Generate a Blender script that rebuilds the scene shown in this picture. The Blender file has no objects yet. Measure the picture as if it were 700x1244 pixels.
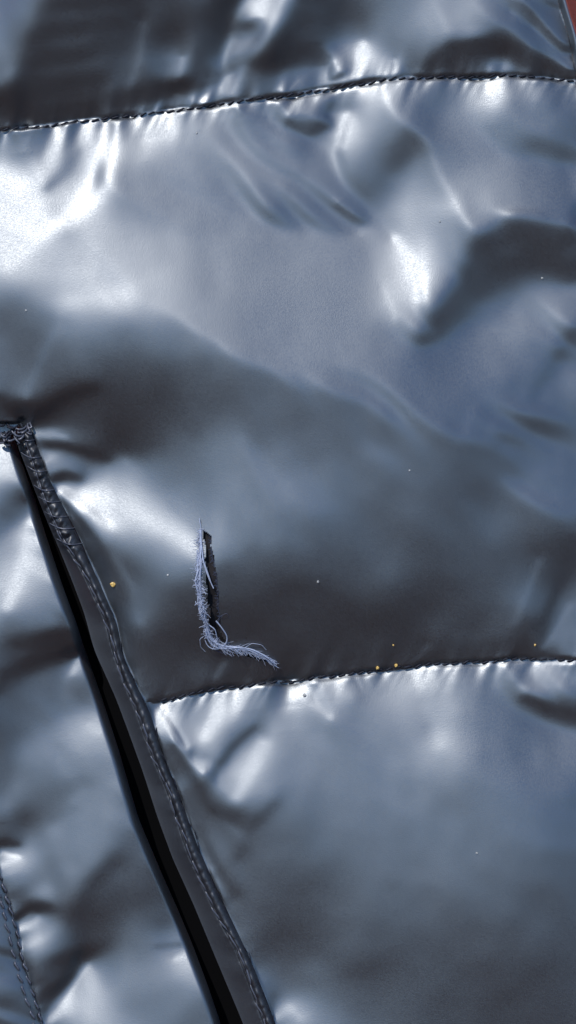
import bpy, math, random
import numpy as np
from mathutils import Vector, Matrix

random.seed(7)
rng = np.random.default_rng(11)
sc = bpy.context.scene
C = sc.collection

# ------------------------------------------------------------------ camera, sky, sun
S = 0.0002                       # metres to one unit of the sewing plan below
PW, PH = 700.0, 1244.0
TILT = math.radians(84)          # the jacket lies on a slope leaning back by this much from flat
ROT = Matrix.Rotation(TILT, 4, 'X')
DIST = 0.75

def loc(px, py, h=0.0):          # plan position -> place on the jacket (local)
    return Vector(((px - PW / 2) * S, (PH / 2 - py) * S, h))

cam_d = bpy.data.cameras.new('camera'); cam = bpy.data.objects.new('camera', cam_d); C.objects.link(cam)
cam.matrix_world = ROT @ Matrix.Translation((0, 0, DIST))
cam_d.sensor_fit = 'VERTICAL'; cam_d.sensor_height = 24
cam_d.lens = 12.0 / (PH * S / 2 / DIST)
cam_d.clip_start = 0.01; cam_d.clip_end = 2000
cam_d.dof.use_dof = True; cam_d.dof.focus_distance = DIST - 0.004; cam_d.dof.aperture_fstop = 40
sc.camera = cam

HALF = Vector((-0.20, 0.40, 1.0)).normalized()        # surface direction that mirrors the sun at the lens
SUNL = (2 * HALF.z * HALF - Vector((0, 0, 1))).normalized()
SUND = (ROT.to_3x3() @ SUNL).normalized()
w = bpy.data.worlds.new('World'); sc.world = w; w.use_nodes = True
nt = w.node_tree; bg = nt.nodes['Background']
sky = nt.nodes.new('ShaderNodeTexSky'); sky.sky_type = 'NISHITA'; sky.sun_disc = False
sky.sun_elevation = math.asin(SUND.z); sky.sun_rotation = math.atan2(SUND.x, SUND.y)
sky.air_density = 0.9; sky.dust_density = 0.0; sky.ozone_density = 7.0
nt.links.new(sky.outputs[0], bg.inputs[0]); bg.inputs[1].default_value = 0.15
sun_d = bpy.data.lights.new('sun', 'SUN'); sun = bpy.data.objects.new('sun', sun_d); C.objects.link(sun)
sun_d.energy = 2.9; sun_d.angle = math.radians(0.5); sun_d.color = (1, 0.965, 0.92)
sun.rotation_euler = SUND.to_track_quat('Z', 'Y').to_euler()
sc.view_settings.view_transform = 'Standard'; sc.view_settings.look = 'None'
sc.view_settings.exposure = 0.2; sc.view_settings.gamma = 1.0
sc.render.engine = 'CYCLES'

# ------------------------------------------------------------------ materials
def mat(name, col, rough=0.4, metal=0.0, spec=0.5, build=None):
    m = bpy.data.materials.new(name); m.use_nodes = True
    b = m.node_tree.nodes['Principled BSDF']
    b.inputs['Base Color'].default_value = (*col, 1); b.inputs['Roughness'].default_value = rough
    b.inputs['Metallic'].default_value = metal; b.inputs['Specular IOR Level'].default_value = spec
    if build: build(m.node_tree, b)
    return m

def nylon(nt, b, sc_=1.0):
    N = nt.nodes; Lk = nt.links
    tc = N.new('ShaderNodeTexCoord')
    def noise(scale, det, rough=0.5):
        n = N.new('ShaderNodeTexNoise'); n.inputs['Scale'].default_value = scale; n.inputs['Detail'].default_value = det
        n.inputs['Roughness'].default_value = rough
        Lk.new(tc.outputs['Object'], n.inputs['Vector']); return n
    fine = noise(4200, 1, 0.5); mid = noise(330, 4, .6); big = noise(60, 3); spk = noise(2600, 1, .5)
    b1 = N.new('ShaderNodeBump'); b1.inputs['Strength'].default_value = 0.40; b1.inputs['Distance'].default_value = 0.000055
    Lk.new(fine.outputs['Fac'], b1.inputs['Height'])
    b2 = N.new('ShaderNodeBump'); b2.inputs['Strength'].default_value = 0.20; b2.inputs['Distance'].default_value = 0.00006
    Lk.new(mid.outputs['Fac'], b2.inputs['Height']); Lk.new(b1.outputs[0], b2.inputs['Normal'])
    Lk.new(b2.outputs[0], b.inputs['Normal'])
    mr = N.new('ShaderNodeMapRange'); mr.inputs[3].default_value = b.inputs['Roughness'].default_value - .05
    mr.inputs[4].default_value = b.inputs['Roughness'].default_value + .05
    mr2 = N.new('ShaderNodeMapRange'); mr2.inputs[1].default_value = .3; mr2.inputs[2].default_value = .7; mr2.inputs[3].default_value = -.05; mr2.inputs[4].default_value = .05
    Lk.new(spk.outputs['Fac'], mr2.inputs[0]); ad = N.new('ShaderNodeMath'); ad.operation = 'ADD'
    Lk.new(big.outputs['Fac'], mr.inputs[0]); Lk.new(mr.outputs[0], ad.inputs[0]); Lk.new(mr2.outputs[0], ad.inputs[1]); Lk.new(ad.outputs[0], b.inputs['Roughness'])
    # colour grain of the yarn
    mx = N.new('ShaderNodeMix'); mx.data_type = 'RGBA'
    c = b.inputs['Base Color'].default_value
    mx.inputs[6].default_value = (c[0] * .6, c[1] * .6, c[2] * .6, 1)
    mx.inputs[7].default_value = (c[0] * 1.4, c[1] * 1.4, c[2] * 1.4, 1)
    g = noise(2200, 3, .7)
    Lk.new(g.outputs['Fac'], mx.inputs[0]); Lk.new(mx.outputs[2], b.inputs['Base Color'])

M_NYLON = mat('navy_nylon', (0.006, 0.006, 0.008), 0.46, 0.0, 0.5, nylon)
M_NYLON.node_tree.nodes['Principled BSDF'].inputs['IOR'].default_value = 2.8
M_NYLON.node_tree.nodes['Principled BSDF'].inputs['Specular Tint'].default_value = (0.91, 0.96, 1.0, 1)
M_WELT = mat('dark_welt_nylon', (0.012, 0.012, 0.016), 0.50, 0.0, 0.5, nylon)
M_WELT.node_tree.nodes['Principled BSDF'].inputs['IOR'].default_value = 1.8
M_LINING = mat('black_lining', (0.003, 0.003, 0.0035), 0.9, 0.0, 0.05)
M_FILL = mat('dark_filling', (0.022, 0.020, 0.022), 0.9, 0.0, 0.2)
M_THREAD = mat('navy_thread', (0.014, 0.015, 0.024), 0.6, 0.0, 0.25)
M_THREAD2 = mat('welt_thread', (0.085, 0.09, 0.115), 0.35, 0.2)
M_FRAY = mat('frayed_yarn', (0.40, 0.44, 0.56), 0.6)
M_FRAYD = mat('dark_yarn', (0.05, 0.06, 0.10), 0.6)
M_GOLD = mat('yellow_grain', (0.75, 0.48, 0.14), 0.35)
M_PALE = mat('pale_grain', (0.40, 0.39, 0.37), 0.4)
def redm(nt, b):
    n = nt.nodes.new('ShaderNodeTexNoise'); n.inputs['Scale'].default_value = 900
    bp = nt.nodes.new('ShaderNodeBump'); bp.inputs['Distance'].default_value = .0002
    nt.links.new(n.outputs['Fac'], bp.inputs['Height']); nt.links.new(bp.outputs[0], b.inputs['Normal'])
M_RED = mat('red_cloth', (0.9, 0.17, 0.09), 0.8, build=redm)
def grm(nt, b):
    n = nt.nodes.new('ShaderNodeTexNoise'); n.inputs['Scale'].default_value = 6; n.inputs['Detail'].default_value = 8
    r = nt.nodes.new('ShaderNodeMix'); r.data_type = 'RGBA'
    r.inputs[6].default_value = (.040, .021, .013, 1); r.inputs[7].default_value = (.065, .036, .023, 1)
    nt.links.new(n.outputs['Fac'], r.inputs[0]); nt.links.new(r.outputs[2], b.inputs['Base Color'])
M_GROUND = mat('brown_ground', (.05, .04, .035), 0.9, build=grm)

# ------------------------------------------------------------------ helpers
def tag(o, **k):
    for a, v in k.items(): o[a] = v
    return o
def link(name, me, m, parent=None):
    o = bpy.data.objects.new(name, me); C.objects.link(o)
    if m and not me.materials: me.materials.append(m)
    if parent: o.parent = parent
    return o
def mesh_np(name, V, F, smooth=True):
    me = bpy.data.meshes.new(name)
    V = np.asarray(V, dtype=np.float32); F = np.asarray(F, dtype=np.int32)
    me.vertices.add(len(V)); me.vertices.foreach_set('co', V.ravel())
    n, k = F.shape
    me.loops.add(n * k); me.loops.foreach_set('vertex_index', F.ravel())
    me.polygons.add(n); me.polygons.foreach_set('loop_start', np.arange(0, n * k, k, dtype=np.int32))
    me.update(calc_edges=True)
    me.polygons.foreach_set('use_smooth', np.full(n, smooth)); me.update()
    return me
def curve_fn(pts, axis=0):       # piecewise curve, smooth, as a function of x (axis 0) or of y (axis 1)
    p = np.array(pts, float); a = p[:, axis]; b = p[:, 1 - axis]
    fine = np.linspace(a[0], a[-1], 600); v = np.interp(fine, a, b)
    k = np.hanning(25); k /= k.sum(); vp = np.pad(v, 12, mode='reflect', reflect_type='odd'); v = np.convolve(vp, k, 'valid')
    return lambda t: np.interp(t, fine, v)
def tube(P, R, nseg=6):          # a thread: rings along P with radius R
    P = np.array(P, float); n = len(P)
    R = np.broadcast_to(np.asarray(R, float), (n,))
    T = np.gradient(P, axis=0); T /= np.linalg.norm(T, axis=1)[:, None] + 1e-12
    up = np.array([0.13, 0.21, 1.0]); A = np.cross(T, up); A /= np.linalg.norm(A, axis=1)[:, None] + 1e-12
    B = np.cross(T, A)
    an = np.arange(nseg) * 2 * math.pi / nseg
    V = (P[:, None] + R[:, None, None] * (np.cos(an)[None, :, None] * A[:, None] + np.sin(an)[None, :, None] * B[:, None])).reshape(-1, 3)
    F = []
    for i in range(n - 1):
        for j in range(nseg):
            F.append((i * nseg + j, i * nseg + (j + 1) % nseg, (i + 1) * nseg + (j + 1) % nseg, (i + 1) * nseg + j))
    return V, F
def join(parts):
    V = []; F = []; o = 0
    for v, f in parts:
        V.append(v); F += [tuple(i + o for i in q) for q in f]; o += len(v)
    return np.concatenate(V), F

# ------------------------------------------------------------------ sewing plan: seam lines
PAD = 130
seam_top = curve_fn([(-PAD - 20, 172), (0, 157), (50, 152), (100, 145), (150, 140), (200, 134), (250, 128), (300, 121), (350, 115),
                     (400, 105.5), (450, 97.5), (500, 92.5), (550, 92), (590, 92), (610, 89), (640, 91), (670, 94), (700, 97), (PW + PAD + 20, 104)])
seam_low = curve_fn([(150, 862), (182, 853), (198, 852), (223, 846), (251, 839), (294, 834), (330, 830), (350, 829), (425, 820), (475, 814),
                     (515, 808), (590, 805), (625, 801), (700, 803), (PW + PAD + 20, 806)])
# border of the quilted panels against the pocket welt, as x of y
welt_out = curve_fn([(26, 512), (34, 520), (43, 537), (57, 578), (67, 598), (83, 629), (95, 651), (108, 682), (126, 722), (141, 757),
                     (150, 800), (166, 835), (180, 862), (190, 893), (203, 932), (217, 964), (229, 1000), (240, 1030), (258, 1070), (280, 1117),
                     (303, 1165), (322, 1212), (334, 1244), (384, 1244 + PAD + 20)], 1)
welt_thread = curve_fn([(20, 512), (27, 530), (38, 560), (54, 610), (70, 645), (80, 663), (94, 683), (106, 705), (116, 727), (129, 754), (137, 789),
                        (152, 832), (165, 861), (176, 893), (191, 932), (205, 964), (217, 1000), (228, 1035), (245, 1072), (265, 1115), (288, 1155), (305, 1200),
                        (320, 1240), (372, 1244 + PAD + 20)], 1)
welt_in = curve_fn([(17, 512), (19, 540), (28, 562), (40, 594), (56, 634), (71, 668), (84, 700), (101, 745), (113, 790), (140, 850),
                    (156, 893), (173, 940), (191, 996), (209, 1045), (234, 1100), (263, 1170), (284, 1220), (294, 1244), (344, 1244 + PAD + 20)], 1)
gap_edge = curve_fn([(10, 512), (16, 543), (25, 570), (37, 603), (46, 634), (62, 680), (74, 714), (91, 760), (98, 789), (123, 861), (141, 914),
                     (166, 998), (200, 1080), (230, 1150), (250, 1200), (265, 1244), (300, 1244 + PAD + 20)], 1)
left_thread = curve_fn([(-150, 850), (-60, 950), (-22, 1010), (0, 1064), (15, 1115), (25, 1160), (40, 1210), (51, 1244), (95, 1244 + PAD + 20)], 1)
side_edge = curve_fn([(655, -PAD - 20), (679, 0), (689, 30), (697, 60), (702, 100), (708, 150), (722, 260), (740, 420), (765, 700), (800, 1244 + PAD + 20)], 1)
hem = lambda x: np.where(x < 26, np.interp(x, [-PAD - 20, 0, 26], [556, 533, 514]), 0)
_yy = np.linspace(512, 1244 + PAD + 18, 900); _xx = np.maximum.accumulate(welt_out(_yy) + np.arange(900) * 1e-4)
welt_y_of_x = lambda x: np.interp(x, _xx, _yy)

# ------------------------------------------------------------------ fullness of the quilting, shaped to give the wanted brightness
# Wanted light and shade, shaped into the heights: (x, y, brightness); 105 lies flat, higher leans up towards the light, lower leans away.
TONE_TOP = [(15,5,150),(5,40,140),(5,100,120),(25,30,110),(30,55,80),(60,20,60),(25,110,35),(50,80,45),(100,25,35),(100,75,45),(75,110,45),(125,100,50),
(50,135,30),(125,130,40),(150,30,50),(190,15,80),(200,50,70),(160,80,85),(220,65,110),(220,100,170),(160,115,90),(185,100,60),(240,30,60),(265,30,45),
(250,75,50),(240,105,60),(280,75,200),(300,50,240),(320,20,240),(270,110,130),(300,100,120),(340,30,120),(325,75,50),(345,45,40),
(375,15,30),(370,55,40),(395,30,50),(440,65,235),(415,50,100),(450,30,110),(355,90,110),(400,90,130),(415,75,80),(490,30,130),(525,35,140),(470,55,110),
(500,65,100),(480,80,130),(520,75,80),(550,60,35),(600,55,35),(640,65,40),(670,75,45),(535,85,70),(575,35,130),(625,25,90),(610,75,130),(650,15,60),(675,40,50),
(650,40,90),(670,55,110),(680,15,60),(100,-100,60),(350,-100,80),(600,-100,100)]
TONE_MID = [(0,175,140),(25,185,140),(60,172,150),(95,165,150),(5,222,250),(60,197,200),(80,208,120),(125,195,250),(100,240,250),(45,280,250),(15,315,245),
(110,320,190),(85,365,190),(150,365,190),(142,345,170),(215,325,180),(265,357,185),(200,260,116),(150,230,104),(250,180,122),(300,195,118),(330,270,85),(350,255,75),
(320,345,140),(250,285,110),(5,370,100),(30,360,130),(50,410,115),(30,480,135),(0,450,110),(0,495,70),(150,405,100),(225,410,95),(300,420,95),(75,480,65),(48,503,35),
(125,480,65),(200,480,70),(275,490,75),(345,450,90),(220,540,95),(80,525,90),(115,550,60),(150,530,65),(55,528,130),(180,160,180),(75,280,150),
(365,140,60),(378,155,45),(420,160,245),(400,205,100),(435,265,60),(390,250,80),(350,240,85),(360,290,110),(380,330,138),(350,340,132),(475,180,75),(510,150,60),
(460,225,100),(485,250,165),(515,220,130),(575,185,100),(575,140,140),(630,185,95),(680,205,75),(650,175,80),(660,150,100),(695,160,70),(550,250,155),(600,238,165),
(660,230,165),(700,235,155),(495,315,205),(512,350,225),(470,297,175),(470,370,170),(525,300,160),(550,280,115),(590,295,60),(630,272,50),(675,295,38),(695,325,30),
(625,320,45),(590,345,55),(550,380,60),(525,415,60),(660,350,100),(630,380,110),(610,415,115),(675,380,125),(700,360,100),(570,440,100),(500,410,110),(450,410,115),
(400,390,125),(435,340,130),(365,440,120),(400,470,85),(450,480,85),(375,510,75),(500,480,80),(550,510,75),(615,480,75),(650,450,85),(630,520,65),(675,430,80),
(695,410,70),(695,460,100),(350,600,110),(380,590,95),(425,550,85),(450,580,85),(495,515,85),(550,530,75),(600,535,65),(650,515,60),(695,515,75),(660,575,90),
(625,610,85),(610,640,85),(675,615,85),(575,600,65),(550,560,70),(500,625,80),(425,665,75),(470,700,80),(365,670,80),(360,710,50),(400,750,45),(450,770,42),
(375,790,35),(350,760,48),(490,725,55),(515,665,65),(560,710,55),(575,750,52),(525,765,65),(650,690,75),(630,735,85),(600,775,60),(650,665,60),(678,700,45),
(650,760,50),(695,665,50),(695,725,85),(680,780,100),(660,795,40),(500,800,35),(550,800,40),(400,812,32),(450,808,32),(600,797,38),
(70,594,250),(100,613,240),(135,635,220),(140,605,210),(150,575,170),(200,620,185),(235,650,190),(220,675,150),(225,615,140),(250,595,115),(300,610,110),(280,645,115),
(170,550,75),(110,530,80),(130,550,55),(225,550,95),(275,545,100),(310,555,90),(85,583,120),(75,612,70),(100,640,70),(165,750,95),(160,720,85),(130,680,50),(138,725,45),
(150,680,70),(150,770,45),(215,720,70),(200,760,60),(225,700,90),(175,790,50),(178,820,40),(210,810,55),(235,820,70),(240,800,60),(290,720,60),(310,670,85),(280,820,35),
(310,800,35),(270,690,70),(325,740,50),(300,760,40),(220,770,55),(180,655,150),
(355,120,200),(400,118,80),(420,122,110),(445,110,200),(470,108,180),(390,145,60),(510,105,80),(555,105,80),(580,103,220),(570,130,160),(610,97,190),(650,105,120),(630,125,110),
(330,128,80),(340,160,115),(300,140,90),(250,145,150),(150,155,160),(800,300,60),(800,600,80)]
TONE_LOW = [(207,873,230),(243,905,180),(278,963,170),(264,863,240),(257,884,200),(236,863,110),(243,851,150),(293,941,200),(318,913,190),(278,898,120),(293,884,120),
(228,913,70),(250,963,65),(221,884,130),(264,998,90),(293,977,120),(343,856,110),(343,927,120),(378,841,160),(385,891,130),(414,863,110),(436,841,130),(450,891,115),
(507,830,200),(536,863,180),(543,898,185),(521,884,140),(593,863,100),(571,841,105),(629,856,80),(664,863,55),(696,870,45),(629,834,90),(657,835,110),(693,834,100),
(643,898,110),(686,905,125),(693,970,80),(629,948,110),(557,963,110),(486,963,105),(414,963,115),(343,991,115),(307,1027,100),(271,1034,110),(343,1055,85),(378,1034,100),
(450,1048,95),(521,1034,100),(593,1034,105),(664,1048,80),(414,1120,95),(486,1106,85),(450,1177,65),(414,1163,90),(557,1106,85),(629,1091,85),(686,1120,70),(329,1134,70),
(307,1091,90),(343,1184,90),(362,1227,180),(400,1213,100),(436,1177,65),(486,1220,80),(557,1198,75),(629,1177,70),(686,1220,65),(318,1163,80),(380,1320,80),(600,1320,70),(800,900,80),(800,1200,70)]
TONE_POC = [(11,557,240),(3,557,250),(11,574,200),(23,591,130),(6,614,100),(23,625,120),(40,625,170),(34,653,210),(17,665,140),(28,710,180),(6,710,180),(51,710,150),(62,738,130),
(0,744,120),(23,778,75),(45,789,70),(79,783,60),(6,823,65),(91,805,140),(40,834,115),(85,857,130),(113,880,180),(102,846,110),(6,897,55),(34,908,120),(74,914,145),(113,936,125),
(11,936,75),(28,993,50),(6,981,90),(11,1027,60),(11,1041,220),(34,1038,150),(62,1010,140),(96,993,135),(57,1050,120),(34,1083,80),(17,1066,110),(28,1106,60),(34,1126,230),
(57,1106,140),(51,1083,150),(74,1163,70),(51,1157,110),(75,1050,140),(115,1020,120),(150,1025,80),(110,1075,90),(90,1110,50),(75,1165,50),(60,1210,35),(140,1100,65),(180,1090,65),
(200,1125,80),(150,1130,85),(125,1150,75),(190,1160,90),(224,1170,190),(100,1190,220),(80,1225,245),(150,1185,115),(150,1220,100),(215,1200,100),(245,1220,90),(55,1150,110),
(-100,700,90),(-100,900,80),(150,1320,90),(60,1260,110),(20,1260,60),(0,1200,50),(-40,1150,60)]

GS = 2.0                                                       # one grid step in plan units
gx = np.arange(-PAD - 10, PW + PAD + 11, GS); gy = np.arange(-PAD - 10, PH + PAD + 11, GS)
GX, GY = np.meshgrid(gx, gy)
NY, NX = GX.shape

def blur(a, s):
    r = int(3 * s) + 1; k = np.exp(-np.arange(-r, r + 1) ** 2 / (2 * s * s)); k /= k.sum()
    p = np.pad(a, r, mode='edge')
    out = np.zeros((a.shape[0], p.shape[1]))
    for i, c in enumerate(k): out += c * p[i:i + a.shape[0]]
    res = np.zeros_like(a)
    for i, c in enumerate(k): res += c * out[:, i:i + a.shape[1]]
    return res
def spread(points, coarse=4):
    P = np.array(points, float); d = np.hypot(P[:, None, 0] - P[None, :, 0], P[:, None, 1] - P[None, :, 1])
    n = len(P); A = np.zeros((n + 1, n + 1)); A[:n, :n] = -d - np.eye(n) * 1.5; A[:n, n] = 1; A[n, :n] = 1
    wt = np.linalg.solve(A, np.concatenate([P[:, 2], [0]]))
    X = GX[::coarse, ::coarse]; Y = GY[::coarse, ::coarse]; out = np.full(X.shape, wt[n])
    for i in range(n): out -= wt[i] * np.hypot(X - P[i, 0], Y - P[i, 1])
    yi = np.arange(NY) / coarse; xi = np.arange(NX) / coarse
    t = np.array([np.interp(xi, np.arange(out.shape[1]), r) for r in out])
    t = np.array([np.interp(yi, np.arange(t.shape[0]), c) for c in t.T]).T
    return np.clip(blur(t, 2.5), 15, 258)

ST = seam_top(GX); SL = seam_low(GX); WO = welt_out(GY); WT = welt_thread(GY); WI = welt_in(GY); GE = gap_edge(GY); LT = left_thread(GY)
top_m = GY < ST
left_of_welt = (GY > 512) & (GX < WO)
poc_m = (GX < GE + 8) & (GY > np.where(GX < 26, hem(GX), 512)) & (GY > 512)
welt_m = left_of_welt & ~poc_m
low_m = (GY > SL) & (GX > WO) & (GX > 170)
mid_m = ~(top_m | poc_m | welt_m | low_m)
Lt = np.where(top_m, spread(TONE_TOP), np.where(low_m, spread(TONE_LOW), np.where(poc_m, spread(TONE_POC), spread(TONE_MID))))
Lt = np.where(welt_m, 100, Lt)

# sharper folds, drawn as light and dark streaks for the heights: (brightness, half width, strength, path)
FOLDS = [(245,9,.9,[(340,-10),(318,20),(300,48),(285,75),(274,105)]),(22,12,.8,[(345,65),(365,20),(380,0)]),(22,14,.8,[(245,85),(262,40),(275,0)]),
(175,4,.7,[(222,70),(218,95),(215,110)]),(100,6,.6,[(155,115),(170,70),(175,30)]),(250,6,.9,[(442,50),(438,70),(433,88)]),
(20,8,.9,[(525,78),(545,62),(580,54),(620,58),(660,72),(690,84)]),(165,4,.6,[(620,15),(650,35),(680,62),(695,78)]),(35,6,.7,[(640,0),(665,30),(690,60)]),
(190,3,.7,[(480,70),(482,85)]),(185,3,.7,[(362,95),(350,110)]),(28,10,.7,[(20,125),(80,120),(150,118),(230,100),(260,90)]),(150,10,.6,[(10,-5),(5,40),(12,90)]),
(28,14,.6,[(55,60),(110,50),(140,0)]),(200,4,.6,[(398,88),(405,72)]),(40,5,.7,[(408,92),(420,84)]),
(38,7,.85,[(352,146),(375,157),(398,150)]),(25,4,.8,[(402,122),(396,142)]),(255,7,.9,[(425,138),(420,155),(415,174)]),(58,12,.5,[(510,130),(505,165),(480,200)]),
(255,8,.9,[(480,290),(498,316),(511,343),(509,362)]),(195,5,.6,[(464,352),(473,370),(478,388)]),(50,6,.7,[(412,250),(432,263),(441,270)]),
(165,12,.6,[(500,262),(560,244),(620,238),(700,232)]),(30,20,.8,[(590,305),(620,288),(660,286),(705,298)]),(34,20,.8,[(522,412),(545,370),(575,335),(620,308)]),
(28,8,.6,[(700,250),(690,290),(697,330)]),(60,9,.5,[(700,400),(680,430),(640,490)]),(78,18,.45,[(312,288),(350,272),(400,262),(438,268)]),(155,10,.6,[(300,350),(350,330),(400,308),(447,282)]),(142,16,.4,[(300,345),(350,338),(400,330),(440,300)]),
(255,6,.9,[(64,591),(90,603),(115,621),(138,637)]),(235,12,.7,[(105,598),(150,612),(185,632),(215,650),(240,668)]),(150,8,.5,[(150,560),(200,600),(240,640)]),
(50,6,.85,[(72,607),(95,629),(118,656),(135,690)]),(115,6,.6,[(140,675),(160,710),(168,755)]),(18,6,.9,[(34,511),(55,497),(85,480),(115,472)]),
(150,5,.6,[(29,505),(36,470),(55,430),(75,390)]),(28,5,.8,[(45,538),(75,540),(105,548),(130,556)]),(180,4,.7,[(42,528),(60,526),(80,530)]),(45,5,.7,[(0,480),(12,498),(22,510)]),
(28,7,.8,[(60,583),(78,576),(95,580)]),(32,10,.8,[(108,672),(122,700),(135,740),(150,790),(168,830)]),
(258,13,.85,[(125,165),(130,195),(112,235),(90,262)]),(258,13,.85,[(-10,210),(18,228)]),(255,10,.8,[(75,268),(45,290),(12,320)]),(105,9,.8,[(92,183),(80,205),(58,228)]),
(215,14,.5,[(80,370),(110,365),(150,360)]),(200,12,.5,[(180,340),(215,330),(245,345),(270,360)]),(170,9,.6,[(100,320),(130,305),(160,300)]),
(25,11,.65,[(280,815),(350,806),(430,800),(520,795),(600,793),(650,792)]),(38,7,.75,[(700,655),(682,700),(667,740),(655,772)]),(115,5,.6,[(695,735),(675,768),(662,786)]),
(100,6,.5,[(655,680),(640,720),(625,755)]),(105,4,.6,[(508,800),(520,784)]),(100,5,.5,[(320,800),(300,780)]),(120,5,.5,[(262,822),(272,806)]),
(255,4,.95,[(201,866),(212,885),(226,906),(247,938)]),(250,8,.9,[(272,848),(262,873),(250,893)]),(52,6,.75,[(212,905),(232,940),(258,985)]),(225,9,.75,[(320,903),(305,935),(288,967)]),
(200,6,.6,[(250,925),(272,957)]),(65,6,.7,[(308,884),(282,908),(270,925)]),(205,4,.8,[(376,836),(386,855),(402,872)]),(195,3,.7,[(432,824),(441,842)]),(245,4,.8,[(507,819),(508,832)]),
(220,4,.7,[(524,820),(531,836)]),(205,9,.65,[(518,858),(530,880),(535,902)]),(35,7,.85,[(640,848),(670,862),(705,870)]),(195,7,.75,[(352,1224),(366,1238)]),
(55,8,.6,[(235,985),(255,1035),(285,1085)]),(130,6,.5,[(275,1000),(300,1020),(320,1000)]),(65,9,.5,[(290,1040),(310,1000),(335,975)]),(150,4,.6,[(460,822),(470,840)]),
(255,6,.9,[(0,553),(13,557)]),(255,3,.95,[(0,1037),(12,1040),(22,1042)]),(28,6,.7,[(0,1024),(20,1027)]),(250,4,.95,[(20,1128),(36,1125),(46,1117)]),(32,5,.8,[(16,1117),(30,1108)]),
(255,6,.95,[(60,1242),(80,1222),(96,1200),(108,1180)]),(16,8,.9,[(50,1224),(66,1206),(84,1187),(92,1160)]),(210,4,.85,[(213,1166),(229,1159),(234,1172)]),(60,5,.6,[(190,1150),(225,1148)]),
(45,12,.6,[(98,1160),(95,1110),(110,1075),(140,1045)]),(225,8,.75,[(37,635),(34,665),(25,700),(10,735)]),(55,8,.6,[(20,780),(50,787),(85,777)]),(205,5,.7,[(95,795),(88,818)]),
(190,5,.75,[(108,880),(120,890)]),(40,5,.8,[(5,815),(0,840)]),(60,10,.5,[(0,880),(8,930),(0,960)]),(150,9,.5,[(70,1010),(95,960),(75,915)])]
def fold(L_, tone, wd, al, pts):
    x0 = min(p[0] for p in pts) - 3 * wd; x1 = max(p[0] for p in pts) + 3 * wd; y0 = min(p[1] for p in pts) - 3 * wd; y1 = max(p[1] for p in pts) + 3 * wd
    i0, i1 = np.searchsorted(gx, [x0, x1]); j0, j1 = np.searchsorted(gy, [y0, y1]); X = GX[j0:j1, i0:i1]; Y = GY[j0:j1, i0:i1]
    best = np.full(X.shape, 1e9)
    for k in range(len(pts) - 1):
        ax, ay = pts[k]; bx, by = pts[k + 1]; t = np.clip(((X - ax) * (bx - ax) + (Y - ay) * (by - ay)) / ((bx - ax) ** 2 + (by - ay) ** 2), 0, 1)
        best = np.minimum(best, np.hypot(X - ax - t * (bx - ax), Y - ay - t * (by - ay)))
    lab = AREA[j0:j1, i0:i1]; mx, my = pts[len(pts) // 2]
    same = lab == AREA[int((my - gy[0]) / GS), int((mx - gx[0]) / GS)]
    a = al * np.exp(-(best / wd) ** 2) * same
    if wd <= 9: CRISP[j0:j1, i0:i1] = np.maximum(CRISP[j0:j1, i0:i1], np.exp(-(best / (wd * 1.6)) ** 2))
    L_[j0:j1, i0:i1] = L_[j0:j1, i0:i1] * (1 - a) + tone * a
d_edge = np.minimum.reduce([np.abs(GY - ST), np.where(GX > 170, np.abs(GY - SL), 1e3), np.where(GY > 505, np.abs(GX - WO), 1e3), np.where(GY > 505, np.abs(GX - GE), 1e3)])
AREA = np.where(top_m, 0, np.where(low_m, 1, np.where(poc_m, 2, np.where(welt_m, 3, 4))))
CRISP = np.zeros_like(Lt)
for f in FOLDS: fold(Lt, *f)
Lt = np.where(welt_m, 100, np.interp(Lt, [12, 50, 72, 95, 130, 200, 255], [6, 33, 66, 100, 136, 212, 268]))
Lt = np.where(welt_m, 100, np.clip(Lt + 0.4 * (Lt - blur(Lt, 4.0)) * (d_edge > 10), 8, 275))
Lt = np.where(poc_m, np.minimum(Lt + 20, np.maximum(Lt, 250)), np.where(top_m, np.clip(92 + (Lt - 92) * 1.3, 4, 275), Lt))
# slack ripples of the thin cloth
rip = blur(rng.normal(size=GX.shape), 4.5); rip = rip / rip.std(); rip2 = blur(rng.normal(size=GX.shape), 11); rip2 /= rip2.std()
Lt = np.where(welt_m, 100, np.clip(Lt + (3.2 * rip + 3.5 * rip2) * np.clip(Lt / 100, .4, 1.5), 12, 264))

# small gathers where the needle pulls the cloth: short creases leaving each seam
def gathers(base, side, lo, hi, step, reach, amp, seed):
    global Lt
    r = np.random.default_rng(seed); x = lo
    while x < hi:
        y = float(base(np.array(x))); L_ = reach * r.uniform(.5, 1.4); a = r.uniform(-.5, .5) + (0 if side > 0 else .1); wd = r.uniform(2.2, 5.5)
        dx = math.sin(a); dy = side * math.cos(a)
        u = (GX - x) * dx + (GY - y) * dy; v = (GX - x) * dy - (GY - y) * dx
        m = np.exp(-(v / (wd * (1 + np.clip(u, 0, 99) / reach * .8))) ** 2) * np.clip(u / 3, 0, 1) * np.exp(-np.clip(u, 0, None) / L_)
        msk = (GY > ST) if (base is seam_top and side > 0) else (GY < ST) if base is seam_top else (GY > SL) if side > 0 else (GY < SL)
        Lt = Lt + amp * r.uniform(.3, 1) * r.choice([1, 1, -.7]) * m * msk
        x += step * r.uniform(.5, 1.6)
gathers(seam_top, 1, -60, 690, 15, 12, 95, 3); gathers(seam_top, -1, -60, 690, 18, 20, 60, 4)
gathers(seam_low, 1, 205, 760, 15, 14, 95, 5); gathers(seam_low, -1, 205, 760, 18, 20, 45, 6)

sx, sy = -0.45, -0.89                                           # the fall line in plan axes (up and left)
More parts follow.
